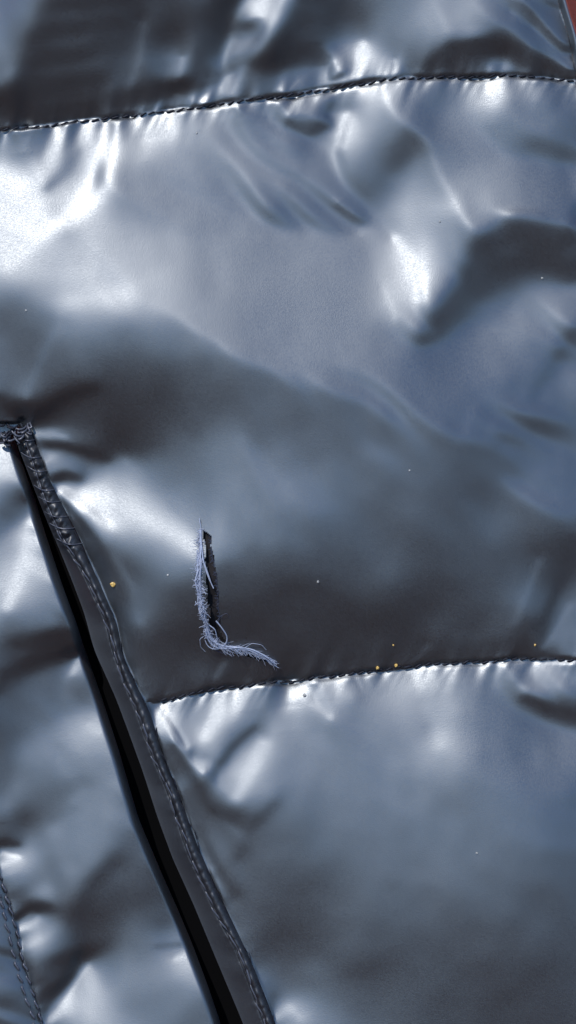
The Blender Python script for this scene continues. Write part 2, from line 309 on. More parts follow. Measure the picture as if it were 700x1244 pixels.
# How bright the nylon looks for each lean of the cloth (rows: lean up, columns: lean right, steps of 0.1): it tells how far
# the cloth has to lean for the brightness wanted; the heights are refined with it, the shade itself comes from the lights alone.
SHEEN = np.array([[42,41,40,39,38,37,36,35,34,33,32,32,32,32,32,32,32,32,32,32,33,33,34],
[43,43,42,41,40,39,38,37,36,35,34,33,32,32,32,32,32,32,33,33,33,34,34],
[45,44,44,43,42,41,40,40,38,38,36,35,34,33,33,33,33,33,33,34,34,35,35],
[47,46,45,45,44,44,43,42,41,41,39,38,37,36,35,34,33,34,34,35,35,35,36],
[48,48,47,47,46,46,46,45,44,44,43,41,40,39,38,37,36,36,36,36,36,37,37],
[51,50,50,49,49,49,49,48,47,47,46,44,43,43,42,41,40,39,38,38,38,39,39],
[55,54,54,53,53,53,53,52,51,51,49,48,47,46,46,45,44,43,42,43,42,42,42],
[59,59,58,58,58,58,59,59,58,57,56,54,52,51,50,50,48,47,47,47,47,46,47],
[65,65,65,65,66,66,67,67,68,67,66,63,61,58,57,55,54,54,53,53,53,53,53],
[72,73,73,74,76,78,79,80,81,80,78,75,72,69,67,64,63,62,61,61,61,61,61],
[80,82,84,85,87,90,93,97,99,99,97,92,88,84,79,75,73,72,71,70,70,70,70],
[89,91,94,97,100,104,109,114,119,120,117,110,102,96,90,85,82,81,80,80,80,80,79],
[96,98,100,103,108,115,123,133,144,148,141,128,113,102,94,89,86,84,83,84,84,85,85],
[98,100,103,106,112,121,136,158,182,194,180,150,123,106,95,89,85,83,82,83,84,85,87],
[98,100,103,107,115,127,151,187,233,260,232,178,134,109,95,87,83,81,80,81,82,84,85],
[98,100,102,107,118,133,161,208,264,286,256,191,139,110,94,86,80,78,77,78,79,81,83],
[96,98,100,106,119,135,162,205,253,276,239,182,137,109,94,86,80,75,75,75,76,78,80],
[94,95,98,107,117,130,154,184,210,217,196,161,129,107,93,84,79,74,73,73,74,75,77],
[92,95,99,105,114,124,141,158,172,173,159,136,117,103,90,81,77,73,72,72,72,73,75],
[92,95,98,103,110,117,127,137,144,144,135,120,107,96,87,80,75,73,72,71,71,72,73],
[92,94,97,101,105,110,116,121,124,123,118,108,99,90,84,79,75,73,72,71,70,71,72],
[91,93,94,97,99,103,106,108,109,110,107,100,91,85,81,77,74,72,71,70,70,70,71],
[90,90,92,93,94,96,99,101,101,101,98,93,87,82,78,75,72,70,70,70,69,70,71]], float)
for j in range(22):                                             # keep to one side of the glint: no lean past it
    if j >= 15: SHEEN[j + 1] = np.maximum(SHEEN[j + 1], SHEEN[j])
SHEEN[15:, 9:] = np.maximum(SHEEN[15:, 9:], 262)
for i in range(9, 0, -1): SHEEN[:, i - 1] = np.maximum(SHEEN[:, i - 1], SHEEN[:, i])
SHEEN = SHEEN + 0.0
def sheen(nx_, ny_):
    u = np.clip((nx_ + 1.1) * 10, 0, 21.999); v = np.clip((ny_ + 1.1) * 10, 0, 21.999); i = u.astype(int); j = v.astype(int); a = u - i; b = v - j
    A = SHEEN[j, i]; B = SHEEN[j, i + 1]; C_ = SHEEN[j + 1, i]; D = SHEEN[j + 1, i + 1]
    return (A * (1 - a) + B * a) * (1 - b) + (C_ * (1 - a) + D * a) * b, ((B - A) * (1 - b) + (D - C_) * b) * 10, ((C_ - A) * (1 - a) + (D - B) * a) * 10
# brightness wanted -> slope along the fall line
_s = np.linspace(-1.05, 0.42, 60); _r = np.maximum.accumulate(sheen(sx * _s, -sy * _s)[0]) + np.arange(60) * 1e-3
P_t = np.interp(Lt, _r, _s) - ((GX - PW / 2) * S * sx - (PH / 2 - GY) * S * sy) / (2 * DIST)
P_t = np.maximum(P_t, -0.75)
near = lambda d, w_: np.exp(-(d / w_) ** 2)
d_top = np.abs(GY - ST); d_low = np.where(GX > 175, np.abs(GY - SL), 1e3)
d_wo = np.where(GY > 505, np.abs(GX - WO) * .88, np.hypot(GX - 26, GY - 512))
d_hem = np.where(GX < 26, np.abs(GY - hem(GX)), 1e3)
d_lt = np.where(GY > 1000, np.abs(GX - LT) * .9, 1e3)
d_se = np.abs(GX - side_edge(GY))
d_ge = np.where(GY > 530, np.abs(GX - GE - 6) * .9, 1e3)
d_seam = np.minimum.reduce([d_top, d_low, d_wo, d_hem, d_lt, d_se])
grow = lambda d, R_: 1 - np.exp(-(d / R_))
PRIOR = 60 * grow(d_seam, 130) - 14                             # how full each baffle is, in plan units
Wp = 1.0 - 0.9 * near(np.minimum(d_seam, d_ge), 3.0)
Wp = np.where(welt_m, 0.02, Wp)
Wq = 0.05 * np.ones_like(Wp)
W0 = 2e-6 + 0.05 * near(d_seam, 3.0)
H0 = np.where(d_seam < 9, -14.0, PRIOR)

def grads(h, g):
    a = np.zeros_like(h); b = np.zeros_like(h)
    a[:, :-1] = (h[:, 1:] - h[:, :-1]) / g; b[:-1] = (h[1:] - h[:-1]) / g
    return a, b
def gradsT(a, b, g):
    o = np.zeros_like(a)
    o[:, 1:] += a[:, :-1] / g; o[:, :-1] -= a[:, :-1] / g
    o[1:] += b[:-1] / g; o[:-1] -= b[:-1] / g
    return o
def refine(h, T, P, W, W0, H0, g, X, Y, outer, inner, mu, beta, wt, log=False):
    tx, ty = -sy, sx
    kx = (X - PW / 2) * S / (2 * DIST); ky = (PH / 2 - Y) * S / (2 * DIST)
    for k in range(outer):
        hx, hy = grads(h, g)
        R, Rx, Ry = sheen(-hx + kx, hy + ky)
        r = np.clip(np.minimum(R, 262) - np.minimum(T, 262), -70, 70)
        r = np.where((R > 262) & (T > 255), 0, r)
        gx_, gy_ = -Rx / 100, Ry / 100; r = r / 100
        ww = W * np.where(T < 90, 1.4, 1.)
        wl = W * np.where(T < 85, WL[0], WL[1])
        tr = 0.25 * (1 + 0.5 * (gx_ ** 2 + gy_ ** 2))
        if log: print('resid', k, float(np.sqrt((W * r * r).sum() / W.sum()) * 100))
        def op(d):
            a, b = grads(d, g); s_ = ww * (gx_ * a + gy_ * b)
            c_ = wt * (a * tx + b * ty); l_ = wl * (a * sx + b * sy)
            return gradsT(s_ * gx_ + (mu + tr) * a + c_ * tx + l_ * sx, s_ * gy_ + (mu + tr) * b + c_ * ty + l_ * sy, g) + W0 * d + beta * lap(lap(d, W), W)
        c_ = wt * (hx * tx + hy * ty); l_ = wl * (hx * sx + hy * sy + P)
        rhs = -gradsT(ww * r * gx_ + mu * hx + c_ * tx + l_ * sx, ww * r * gy_ + mu * hy + c_ * ty + l_ * sy, g) - W0 * (h - H0) - beta * lap(lap(h, W), W)
        Dg = W0 + 2 * (ww * (gx_ ** 2 + gy_ ** 2) + mu + tr) / g ** 2 + beta * 20
        d = np.zeros_like(h); q = rhs.copy(); z = q / Dg; p = z.copy(); qz = (q * z).sum()
        for _ in range(inner):
            Ap = op(p); al = qz / (p * Ap).sum(); d += al * p; q -= al * Ap; z = q / Dg; n_ = (q * z).sum(); p = z + n_ / qz * p; qz = n_
        h = h + d
    return h
def lap(h, W):
    a, b = grads(h, 1.); return gradsT(a * W, b * W, 1.)
def solve(h, P_t, Wp, Wq, W0, H0, GS, it):
    # least squares: sum Wp (Ds h - p)^2 + Wq (Dt h)^2 + W0 (h - H0)^2, conjugate gradients
    def grads(h):
        a = np.zeros_like(h); b = np.zeros_like(h)
        a[:, :-1] = (h[:, 1:] - h[:, :-1]) / GS; b[:-1] = (h[1:] - h[:-1]) / GS
        return a, b
    def gradsT(a, b):
        o = np.zeros_like(a)
        o[:, 1:] += a[:, :-1] / GS; o[:, :-1] -= a[:, :-1] / GS
        o[1:] += b[:-1] / GS; o[:-1] -= b[:-1] / GS
        return o
    tx, ty = -sy, sx
    def op(h):
        a, b = grads(h)
        ds = (a * sx + b * sy) * Wp; dt = (a * tx + b * ty) * Wq
        return gradsT(ds * sx + dt * tx, ds * sy + dt * ty) + W0 * h
    ps = -P_t * Wp
    rhs = gradsT(ps * sx, ps * sy) + W0 * H0
    D = W0 + 2 * (Wp + Wq) / GS ** 2
    r = rhs - op(h); z = r / D; p = z.copy(); rz = (r * z).sum()
    for _ in range(it):
        Ap = op(p); al = rz / (p * Ap).sum(); h = h + al * p; r = r - al * Ap
        z = r / D; rn = (r * z).sum(); p = z + rn / rz * p; rz = rn
    return h
def pool(a, k):
    n, m = a.shape[0] // k * k, a.shape[1] // k * k
    return a[:n, :m].reshape(n // k, k, m // k, k).mean((1, 3))
def unpool(a, k):
    xi = (np.arange(NX) + .5) / k - .5; yi = (np.arange(NY) + .5) / k - .5
    t = np.array([np.interp(xi, np.arange(a.shape[1]), r) for r in a])
    return np.array([np.interp(yi, np.arange(t.shape[0]), c) for c in t.T]).T
H = solve(pool(PRIOR, 4), pool(P_t, 4), pool(Wp, 4), pool(Wq, 4), pool(W0, 4), pool(H0, 4), GS * 4, 500)
LOG = False
WL = (0.70, 0.20)                                               # how firmly the fall line is kept where dark is wanted, elsewhere
for beta, n_ in ((1.2, 5), (0.4, 5), (0.2, 5)):                 # stiff cloth first, then softer
    H = refine(H, pool(Lt, 4), pool(P_t, 4), pool(Wp, 4), pool(W0, 4), pool(H0, 4), GS * 4, pool(GX, 4), pool(GY, 4), n_, 90, 0.02, beta, 0.22, LOG)
H = refine(unpool(H, 4), Lt, P_t, Wp, W0, H0, GS, GX, GY, 9, 70, 0.02, 0.5, 0.12, LOG)
m_ = .85 * np.clip((np.minimum(d_seam, d_ge) - 8) / 12, 0, 1) * (1 - .55 * CRISP)            # filled cloth carries no needle-sharp creases
H = H * (1 - m_) + blur(H, 2.5) * m_
H = np.where(welt_m, -14, H)
# gathers: cloth eased onto the thread stands in little pleats that run out from every seam
def pleat(d, along, reach, wl, amp, shear, seed, cut_=60.):
    r_ = np.random.default_rng(seed); n = blur(r_.normal(size=(1, 2400)), wl)[0]; n /= n.std()
    pos = np.arange(2400) * 1.0 - 500
    env = blur(r_.normal(size=(1, 2400)), 26)[0]; env = np.clip(.75 + .5 * env / env.std(), .1, 1.6)
    u = along + shear * d
    return amp * np.interp(u, pos, n * env) * np.exp(-d / reach) * np.clip(d / 3.5 + .25, 0, 1) * np.clip((cut_ - d) / (cut_ * .5), 0, 1)
up_t = (GY < ST); dn_t = ~up_t; up_l = (GY < SL) & (GX > WO); dn_l = (GY >= SL) & (GX > 178)
far_t = d_top < 70; far_l = (d_low < 70) & (GX > 172)
G = np.zeros_like(H)
for k, (wl, am, rc) in enumerate(((3.2, .75, 9), (6.5, 1.7, 17), (13, 2.4, 30))):
    G += np.where(up_t & far_t, pleat(d_top, GX, rc * 1.2, wl, am * 1.1, -.35 + .2 * k, 40 + k), 0)
    G += np.where(dn_t & far_t, pleat(d_top, GX, rc, wl, am, .5 - .3 * k, 50 + k), 0)
    G += np.where(up_l & far_l, pleat(d_low, GX, rc, wl, am * .8, -.5 + .1 * k, 60 + k), 0)
    G += np.where(dn_l & far_l, pleat(d_low, GX, rc, wl, am, .6 - .3 * k, 70 + k), 0)
    dw = (GX - WO) * .88
    G += np.where((dw > 0) & (dw < 60) & (GY > 520), pleat(np.abs(dw), GY, rc * .8, wl, am * .45, .6, 80 + k), 0)
    dp = (GE - GX)
    G += np.where(poc_m & (dp > 4) & (dp < 70), pleat(np.abs(dp - 4), GY, rc * .7, wl * 1.6, am * .35, .3, 90 + k), 0)
    dl = (GX - LT)
    G += np.where(poc_m & (GY > 1000) & (dl > 0) & (dl < 60), pleat(np.abs(dl), GY, rc, wl, am * .6, .4, 100 + k), 0)
wob = np.clip(1 + .6 * np.interp(GX, np.arange(-200, 1000), (lambda q: q / q.std())(blur(rng.normal(size=(1, 1200)), 7)[0])), .2, 2)
H = H + G - 1.8 * wob * near(np.minimum(d_top, d_low), 3.4)          # the needle line itself, pulled in
FIELD = H.copy()
def hs(px, py, F=None):                                          # height of the cloth at a plan point
    F = FIELD if F is None else F
    u = (np.asarray(px, float) - gx[0]) / GS; v = (np.asarray(py, float) - gy[0]) / GS
    u = np.clip(u, 0, NX - 1.001); v = np.clip(v, 0, NY - 1.001); i = u.astype(int); j = v.astype(int); a = u - i; b = v - j
    return ((F[j, i] * (1 - a) + F[j, i + 1] * a) * (1 - b) + (F[j + 1, i] * (1 - a) + F[j + 1, i + 1] * a) * b)
#@@GEOM
# ------------------------------------------------------------------ the place
def sheet(name, x0, x1, y0, y1, z, n=40, amp=0.0):
    X, Y = np.meshgrid(np.linspace(x0, x1, n), np.linspace(y0, y1, n))
    Z = z + amp * np.sin(X * 9 + 1) * np.cos(Y * 7)
    V = np.stack([X, Y, Z], -1).reshape(-1, 3); I = np.arange(n * n).reshape(n, n)
    F = np.stack([I[:-1, :-1], I[:-1, 1:], I[1:, 1:], I[1:, :-1]], -1).reshape(-1, 4)
    return mesh_np(name, V, F)
g = link('ground', sheet('ground', -400, 400, -400, 400, -0.45, 12), M_GROUND); tag(g, kind='structure')
red = link('red_blanket', sheet('red_blanket', -0.5, 0.5, -0.42, 0.6, -0.022, 60, 0.0012), M_RED)
sol = red.modifiers.new('thick', 'SOLIDIFY'); sol.thickness = 0.012; sol.offset = -1
red.matrix_world = ROT
tag(red, label='bright red cloth just showing behind the jacket in the top right corner', category='blanket')

jacket = bpy.data.objects.new('puffer_jacket', None); C.objects.link(jacket); jacket.empty_display_size = .05
jacket.matrix_world = ROT
tag(jacket, label='shiny navy quilted puffer jacket with a pocket opening and a frayed tear', category='jacket')

RES = 1.7
def panel_cols(name, x0, x1, ftop, fbot, m, res=RES, cut=None, drop=None):
    xs = np.linspace(x0, x1, int((x1 - x0) / res) + 1); tp = ftop(xs); bt = np.maximum(fbot(xs), tp + .05)
    n = int(np.max(bt - tp) / res) + 2; t = np.linspace(0, 1, n)
    X = np.repeat(xs[None], n, 0); Y = tp[None] + (bt - tp)[None] * t[:, None]
    return finish(name, X, Y, m, cut, drop)
def panel_rows(name, y0, y1, fl, fr, m, res=RES, cut=None, drop=None):
    ys = np.linspace(y0, y1, int((y1 - y0) / res) + 1); l = fl(ys); r = np.maximum(fr(ys), l + .05)
    n = int(np.max(r - l) / res) + 2; t = np.linspace(0, 1, n)
    Y = np.repeat(ys[:, None], n, 1); X = l[:, None] + (r - l)[:, None] * t[None]
    return finish(name, X, Y, m, cut, drop)
def finish(name, X, Y, m, cut, drop):
    Hh = hs(X, Y)
    if drop is not None: Hh = drop(X, Y, Hh)
    V = np.stack([(X - PW / 2) * S, (PH / 2 - Y) * S, Hh * S], -1).reshape(-1, 3)
    ny, nx = X.shape; I = np.arange(ny * nx).reshape(ny, nx)
    F = np.stack([I[:-1, :-1], I[1:, :-1], I[1:, 1:], I[:-1, 1:]], -1).reshape(-1, 4)
    if cut is not None:
        cx = (X[:-1, :-1] + X[1:, 1:]).ravel() / 2; cy = (Y[:-1, :-1] + Y[1:, 1:]).ravel() / 2
        F = F[~cut(cx, cy)]
    return link(name, mesh_np(name, V, F), m, jacket)

TEAR = [(247, 643), (248, 652), (252, 667), (250, 680), (253, 691), (251, 704), (253, 715), (252, 727), (256, 739), (255, 758), (263, 774), (281, 785), (307, 790), (324, 799), (337, 810),
        (322, 804), (300, 797), (278, 793), (284, 786), (272, 776), (268, 764), (269, 751), (265, 737), (267, 722), (264, 710), (265, 697), (261, 685), (261, 674), (257, 664), (258, 651), (252, 646)]
def inside(cx, cy, poly=TEAR):
    c = np.zeros(cx.shape, bool); n = len(poly)
    for i in range(n):
        (x1, y1), (x2, y2) = poly[i], poly[(i + 1) % n]
        k = ((y1 > cy) != (y2 > cy)) & (cx < (x2 - x1) * (cy - y1) / (y2 - y1 + 1e-9) + x1); c ^= k
    return c
cut_mid = lambda x, y: inside(x, y)

def mid_bottom(x):
    return np.where(x < 26, hem(x), np.where(x < 178, welt_y_of_x(x), seam_low(x)))
far = lambda v: (lambda t: np.full(np.shape(t), float(v)))
rim = PAD
e_r = lambda y: side_edge(y)
sideclip = lambda X, Y, Hh: Hh
panel_rows('seam_piping', -rim, PH + rim, lambda y: side_edge(y), lambda y: side_edge(y) + 12 + 3 * np.sin(y / 37), M_NYLON,
           drop=lambda X, Y, Hh: -14 + 10 * np.sin(np.clip((X - side_edge(Y)) / 13, 0, 1) * math.pi) - 18 * np.clip((X - side_edge(Y) - 8) / 5, 0, 1) ** 2)
# the quilted panels end at the side seam: rows for the top panel so that its right side follows it
def clip_right(X, Y): return X > side_edge(Y) + .8
panel_cols('quilted_panel', -rim, PW + rim, far(-rim), seam_top, M_NYLON, cut=clip_right)['label'] = 'dark quilted panel above the upper seam'
panel_cols('quilted_panel', -rim, PW + rim, seam_top, mid_bottom, M_NYLON, cut=lambda x, y: cut_mid(x, y) | clip_right(x, y))['label'] = 'large quilted panel with the frayed tear'
panel_cols('quilted_panel', 176, PW + rim, seam_low, lambda x: np.where(x < float(welt_out(PH + rim)), np.clip(welt_y_of_x(x), 0, PH + rim), PH + rim), M_NYLON, cut=clip_right)['label'] = 'quilted panel below the lower seam, right of the pocket'
def roll(X, Y, Hh):                                              # pocket panel edge rolls under
    e = np.clip((X - (gap_edge(Y) - 9)) / 11, 0, 1); return Hh - 26 * e ** 2.6
panel_rows('pocket_panel', 514, PH + rim, lambda y: np.maximum(left_thread(y), -rim), lambda y: gap_edge(y) + 2, M_NYLON, drop=roll,
           cut=lambda x, y: y < hem(x) - .5)
_sn = blur(np.random.default_rng(77).normal(size=(1, 1600)), 6)[0]; _sn /= _sn.std(); _sm = blur(np.random.default_rng(78).normal(size=(1, 1600)), 15)[0]; _sm /= _sm.std()
def strip_h(X, Y, Hh):
    t = np.clip((left_thread(Y) - X) / 60, 0, 1); return -14 + 20 * np.sin(t * 1.5) ** .7 + .8 * np.interp(Y - X * .4, np.arange(1600.), _sn) + 1.6 * np.interp(Y + X * .5, np.arange(1600.), _sm)
panel_rows('hem_strip', 880, PH + rim, far(-rim), left_thread, M_NYLON, drop=strip_h)
def welt_h(X, Y, Hh):
    l = welt_in(Y); r = welt_out(Y); t = np.clip((X - l) / (r - l), 0, 1)
    k = (welt_thread(Y) - l) / (r - l)
    a = -21 + 11 * np.clip(t / np.clip(k, .2, 1), 0, 1) ** 1.3 + .9 * np.sin(Y / 11 + 2 * np.sin(Y / 31)) * t
    d = (X - welt_thread(Y))
    a = np.where(t > k, -10 + 5 * np.sin(np.clip((t - k) / (1 - k + 1e-6), 0, 1) * math.pi) ** .8 - 5 * np.clip((t - k) / (1 - k + 1e-6), 0, 1) ** 3, a)
    a = a - 3.5 * np.exp(-(d / 1.8) ** 2)
    ph = Y / 5.6 + X / 9 + .8 * np.sin(Y / 13.)
    lump = ((4.6 + 1.8 * np.sin(Y * .37 + 1)) * np.abs(np.sin(ph)) ** .8 - 2.0 + .8 * np.sin(Y / 2.3 + X * .8)) * np.exp(-((d - 5) / 9) ** 2) * np.clip((680 - Y) / 20, .22, 1)
    return a + lump + 1.2 * np.sin(Y / 23 + 1.3) * t
panel_rows('pocket_welt', 514, PH + rim, welt_in, welt_out, M_WELT, drop=welt_h, res=1.2)
# black pocket bag seen through the opening, and the dark filling seen through the tear
V = [loc(-rim, 500, -.0125), loc(PW + rim * .4, 500, -.0125), loc(PW + rim * .4, PH + rim, -.0125), loc(-rim, PH + rim, -.0125)]
link('pocket_lining', mesh_np('pocket_lining', [tuple(v) for v in V], [(0, 3, 2, 1)]), M_LINING, jacket)
xs = np.linspace(225, 350, 40); ys = np.linspace(630, 825, 60); X, Y = np.meshgrid(xs, ys)
Z = hs(X, Y) - 7 + 2 * np.sin(X / 5) * np.cos(Y / 7)
I = np.arange(X.size).reshape(X.shape)
link('filling', mesh_np('filling', np.stack([(X - PW / 2) * S, (PH / 2 - Y) * S, Z * S], -1).reshape(-1, 3),
     np.stack([I[:-1, :-1], I[1:, :-1], I[1:, 1:], I[:-1, 1:]], -1).reshape(-1, 4)), M_FILL, jacket)

# ------------------------------------------------------------------ seams with single stitches
def local_pts(pts, dz=0.0, fixed=None):
    p = np.array(pts, float)
    z = (hs(p[:, 0], p[:, 1]) if fixed is None else fixed(p[:, 0], p[:, 1])) + dz
    return np.stack([(p[:, 0] - PW / 2) * S, (PH / 2 - p[:, 1]) * S, z * S], -1)
stitch_me = {}
def stitch_mesh(kind, m, ln, rad):
    if kind in stitch_me: return stitch_me[kind]
    t = np.linspace(-1, 1, 9)
    P = np.stack([t * ln / 2, .7 * np.sin(t * 3) * rad * .5, rad * .9 * (1 - t ** 4) - rad * .5], -1) * S
    R = rad * S * np.sqrt(np.clip(1 - np.abs(t) ** 3.5, .03, 1))
    V, F = tube(P, R, 8)
    stitch_me[kind] = mesh_np(kind, V, F); stitch_me[kind].materials.append(m); return stitch_me[kind]
def sew(name, path, kind, m, step, rad, fixed=None, lift=0., seed=1, wob=.9, label=None, tilt=.12, duty=.86):
    """path: dense (x,y) polyline. The part is the thin under-thread, its children the stitches."""
    r = random.Random(seed)
    p = np.array(path, float); q = p.copy()
    V, F = tube(local_pts(q, lift - 1.2, fixed), rad * .35 * S, 5)
    base = link(name, mesh_np(name, V, F), m, jacket)
    if label: base['label'] = label
    d = np.concatenate([[0], np.cumsum(np.hypot(*(p[1:] - p[:-1]).T))]); s = 3.
    while s < d[-1] - step:
        ln = step * r.uniform(.85, 1.15)
        x = np.interp(s + ln / 2, d, p[:, 0]); y = np.interp(s + ln / 2, d, p[:, 1])
        if -25 < x < PW + 25 and -25 < y < PH + 25:
            x1, y1 = np.interp(s + ln, d, p[:, 0]), np.interp(s + ln, d, p[:, 1]); x0, y0 = np.interp(s, d, p[:, 0]), np.interp(s, d, p[:, 1])
            x += r.uniform(-wob, wob) * .5; y += r.uniform(-wob, wob) * .5
            pp = local_pts([(x0, y0), (x, y), (x1, y1)], lift + rad * .35, fixed)
            o = bpy.data.objects.new('stitch', stitch_mesh(kind, m, step * duty, rad)); C.objects.link(o); o.parent = base
            o.location = pp[1]; o.rotation_euler = (0, 0, math.atan2(-(y1 - y0), x1 - x0) + tilt + r.uniform(-.1, .1)); k = ln / step
            o.scale = (k, r.uniform(.85, 1.15), r.uniform(.9, 1.2))
        s += ln
    return base
xs = np.arange(-100, 706, 3.)
jit = lambda n, a, seed: blur(np.random.default_rng(seed).normal(size=(1, n)), 2.0)[0] * a
sew('quilting_seam', np.stack([xs, seam_top(xs) + jit(len(xs), 2.2, 1)], -1), 'seam_stitch', M_THREAD, 12.0, 1.25, seed=2, lift=.5)
xs = np.arange(190, 720, 3.)
sew('quilting_seam', np.stack([xs, seam_low(xs) + jit(len(xs), 2.0, 2)], -1), 'seam_stitch', M_THREAD, 12.0, 1.05, seed=3, lift=.3)
ys = np.arange(640, PH + 90, 3.); wf = lambda x, y: welt_h(x, y, 0)
sew('welt_seam', np.stack([welt_thread(ys) + jit(len(ys), 3.4, 3), ys], -1), 'welt_stitch', M_THREAD2, 20, 1.15, fixed=wf, seed=4, lift=.6, tilt=.05, duty=1.02)
sew('welt_seam', np.stack([welt_out(ys) - 1.5 + jit(len(ys), 4.0, 4), ys], -1), 'edge_stitch', M_THREAD, 17, .6, fixed=lambda x, y: np.full(np.shape(x), -12.), seed=5, lift=.2, tilt=-.1)
ys = np.arange(960, PH + 90, 3.)
sew('hem_seam', np.stack([left_thread(ys) + jit(len(ys), 1.5, 5), ys], -1), 'hem_stitch', M_THREAD2, 15, 1.4, fixed=lambda x, y: np.full(np.shape(x), -13.5), seed=6, lift=1.)
sew('hem_seam', np.stack([left_thread(ys) - 9 + jit(len(ys), 1.5, 6), ys], -1), 'hem_stitch', M_THREAD2, 15, 1.4, fixed=lambda x, y: strip_h(x, y, 0), seed=7, lift=1.)

# bar tack: thick loops of thread over the top of the pocket opening
tack = []
r = random.Random(5)
ys = np.arange(526, 664, 2.)
V, F = tube(local_pts(np.stack([welt_thread(ys) + 1, ys], -1), .2, wf), 1.1 * S, 6)
bar = link('bar_tack', mesh_np('bar_tack', V, F), M_THREAD2, jacket)
y = 528
while y < 664:
    a, b = float(welt_in(y)) + 2, float(welt_out(y + 6)) + 1
    t = np.linspace(0, 1, 9); x = a + (b - a) * t; yy = y + 5 * t + 4 * np.sin(t * 3.1) + r.uniform(-2, 2)
    z = wf(x, yy) + 1.0
    P = np.stack([(x - PW / 2) * S, (PH / 2 - yy) * S, z * S], -1)
    V, F = tube(P, (.8 + r.uniform(-.2, .3)) * S * (0.55 + .45 * np.sin(t * 3.14)), 7)
    link('thread_loop', mesh_np('thread_loop', V, F), M_THREAD2, bar)
    y += r.uniform(14, 21)
# knotted end of the opening
for k in range(26):
    cx = r.gauss(14, 10); cy = 530 - cx * .22 + r.gauss(0, 4.5) ; an = r.uniform(0, 6.3); L_ = r.uniform(4, 10)
    t = np.linspace(-1, 1, 8); x = cx + L_ * .6 * t * math.cos(an) + 2.5 * np.sin(t * 3 + k); yy = cy + L_ * .6 * t * math.sin(an) + 2 * np.cos(t * 3)
    z = -12 + 7 * (1 - t ** 2) + r.uniform(-2, 2)
    V, F = tube(np.stack([(x - PW / 2) * S, (PH / 2 - yy) * S, z * S], -1), r.uniform(.8, 1.5) * S, 6)
    link('thread_loop', mesh_np('thread_loop', V, F), M_THREAD2 if k % 3 else M_THREAD, bar)

# ------------------------------------------------------------------ the frayed tear
def fibre(x, y, an, L_, rad, r, lift=1.0, curl=.25, dz=1.5):
    n = max(5, int(L_ / 1.6)); P = []; z = float(hs(x, y)) + lift; v = dz
    for i in range(n):
        P.append(((x - PW / 2) * S, (PH / 2 - y) * S, z * S)); an += r.gauss(0, curl); st = L_ / n
        x += math.cos(an) * st; y += math.sin(an) * st; v = v * .8 + r.gauss(0, .25); z = max(float(hs(x, y)) + .4, z + v * st * .35)
    t = np.linspace(0, 1, n)
    return tube(P, rad * S * (1 - .5 * t), 4)
tear = bpy.data.objects.new('tear', None)
edgeL = [(245, 642), (245, 666), (244, 691), (246, 715), (250, 739), (252, 758), (256, 772), (264, 783)]
edgeB = [(264, 783), (280, 787), (300, 789), (318, 795), (330, 802), (338, 809)]
edgeR = [(257, 651), (259, 674), (263, 693), (266, 715), (266, 737), (268, 751)]
def along(e, t):
    p = np.array(e, float); d = np.concatenate([[0], np.cumsum(np.hypot(*(p[1:] - p[:-1]).T))]); return float(np.interp(t * d[-1], d, p[:, 0])), float(np.interp(t * d[-1], d, p[:, 1]))
r = random.Random(21)
fr = []
for k in range(460):                                              # pale fuzz along the left lip
    t = min(1, max(0, r.choice([.1, .25, .42, .5, .63, .72, .86, .95]) + r.gauss(0, .06))); x, y = along(edgeL, t); fw = 1.0 + 6 * math.sin(min(1, t * 1.1) * 2.9) * (.6 + .4 * math.sin(t * 23))
    fr.append(fibre(x - abs(r.gauss(0, fw * .55)), y + r.gauss(0, 2), r.choice([1.3, 1.7, -1.7, 2.8, 3.6, 1.5, .3]) + r.gauss(0, .45), r.uniform(3, 12), r.uniform(.2, .55), r, lift=r.uniform(.2, 2), curl=.42))
for k in range(220):                                              # ribbon of loose yarn at the foot
    t = r.random(); x, y = along(edgeB, t); fw = 3.4 * (1 - t) + 1.2
    fr.append(fibre(x - 4, y + r.gauss(0, fw * .6), .35 + .25 * t + r.gauss(0, .22), r.uniform(7, 18) * (1 - .4 * t), r.uniform(.2, .4), r, lift=r.uniform(.3, 3.5), curl=.12, dz=.6))
V, F = join(fr); fray = link('frayed_edge', mesh_np('frayed_edge', V, F), M_FRAY, jacket); fray['kind'] = 'stuff'; fray['label'] = 'pale blue frayed lip of the tear'
fr = []
for k in range(120):
    t = r.random(); x, y = along(edgeR, t)
    fr.append(fibre(x, y, 3.1 + r.gauss(0, .9), r.uniform(2, 7), r.uniform(.2, .35), r, lift=.5))
for k in range(60):
    t = r.random(); x, y = along(edgeB, t); fr.append(fibre(x, y + 3, 1.2 + r.gauss(0, .8), r.uniform(3, 8), .2, r, lift=.5))
V, F = join(fr); f2 = link('frayed_edge', mesh_np('frayed_edge', V, F), M_FRAYD, jacket); f2['kind'] = 'stuff'; f2['label'] = 'dark frayed lip of the tear'
def thread(pts, rad, m, lift):
    p = np.array(pts, float); t = np.linspace(0, len(p) - 1, 40); x = np.interp(t, range(len(p)), p[:, 0]); y = np.interp(t, range(len(p)), p[:, 1])
    k = np.ones(7) / 7; xs_ = np.convolve(np.pad(x, 3, mode='edge'), k, 'valid'); ys_ = np.convolve(np.pad(y, 3, mode='edge'), k, 'valid')
    z = hs(xs_, ys_) + lift + .8 * np.sin(t * 1.7)
    V, F = tube(np.stack([(xs_ - PW / 2) * S, (PH / 2 - ys_) * S, z * S], -1), rad * S * (1 - .4 * np.linspace(0, 1, 40)), 6)
    return link('loose_thread', mesh_np('loose_thread', V, F), m, jacket)
thread([(244, 642), (246, 662), (249, 685), (255, 702), (261, 715)], 1.1, M_FRAY, 1.5)
thread([(245, 655), (248, 680), (254, 696), (259, 712)], .8, M_FRAY, 2.5)
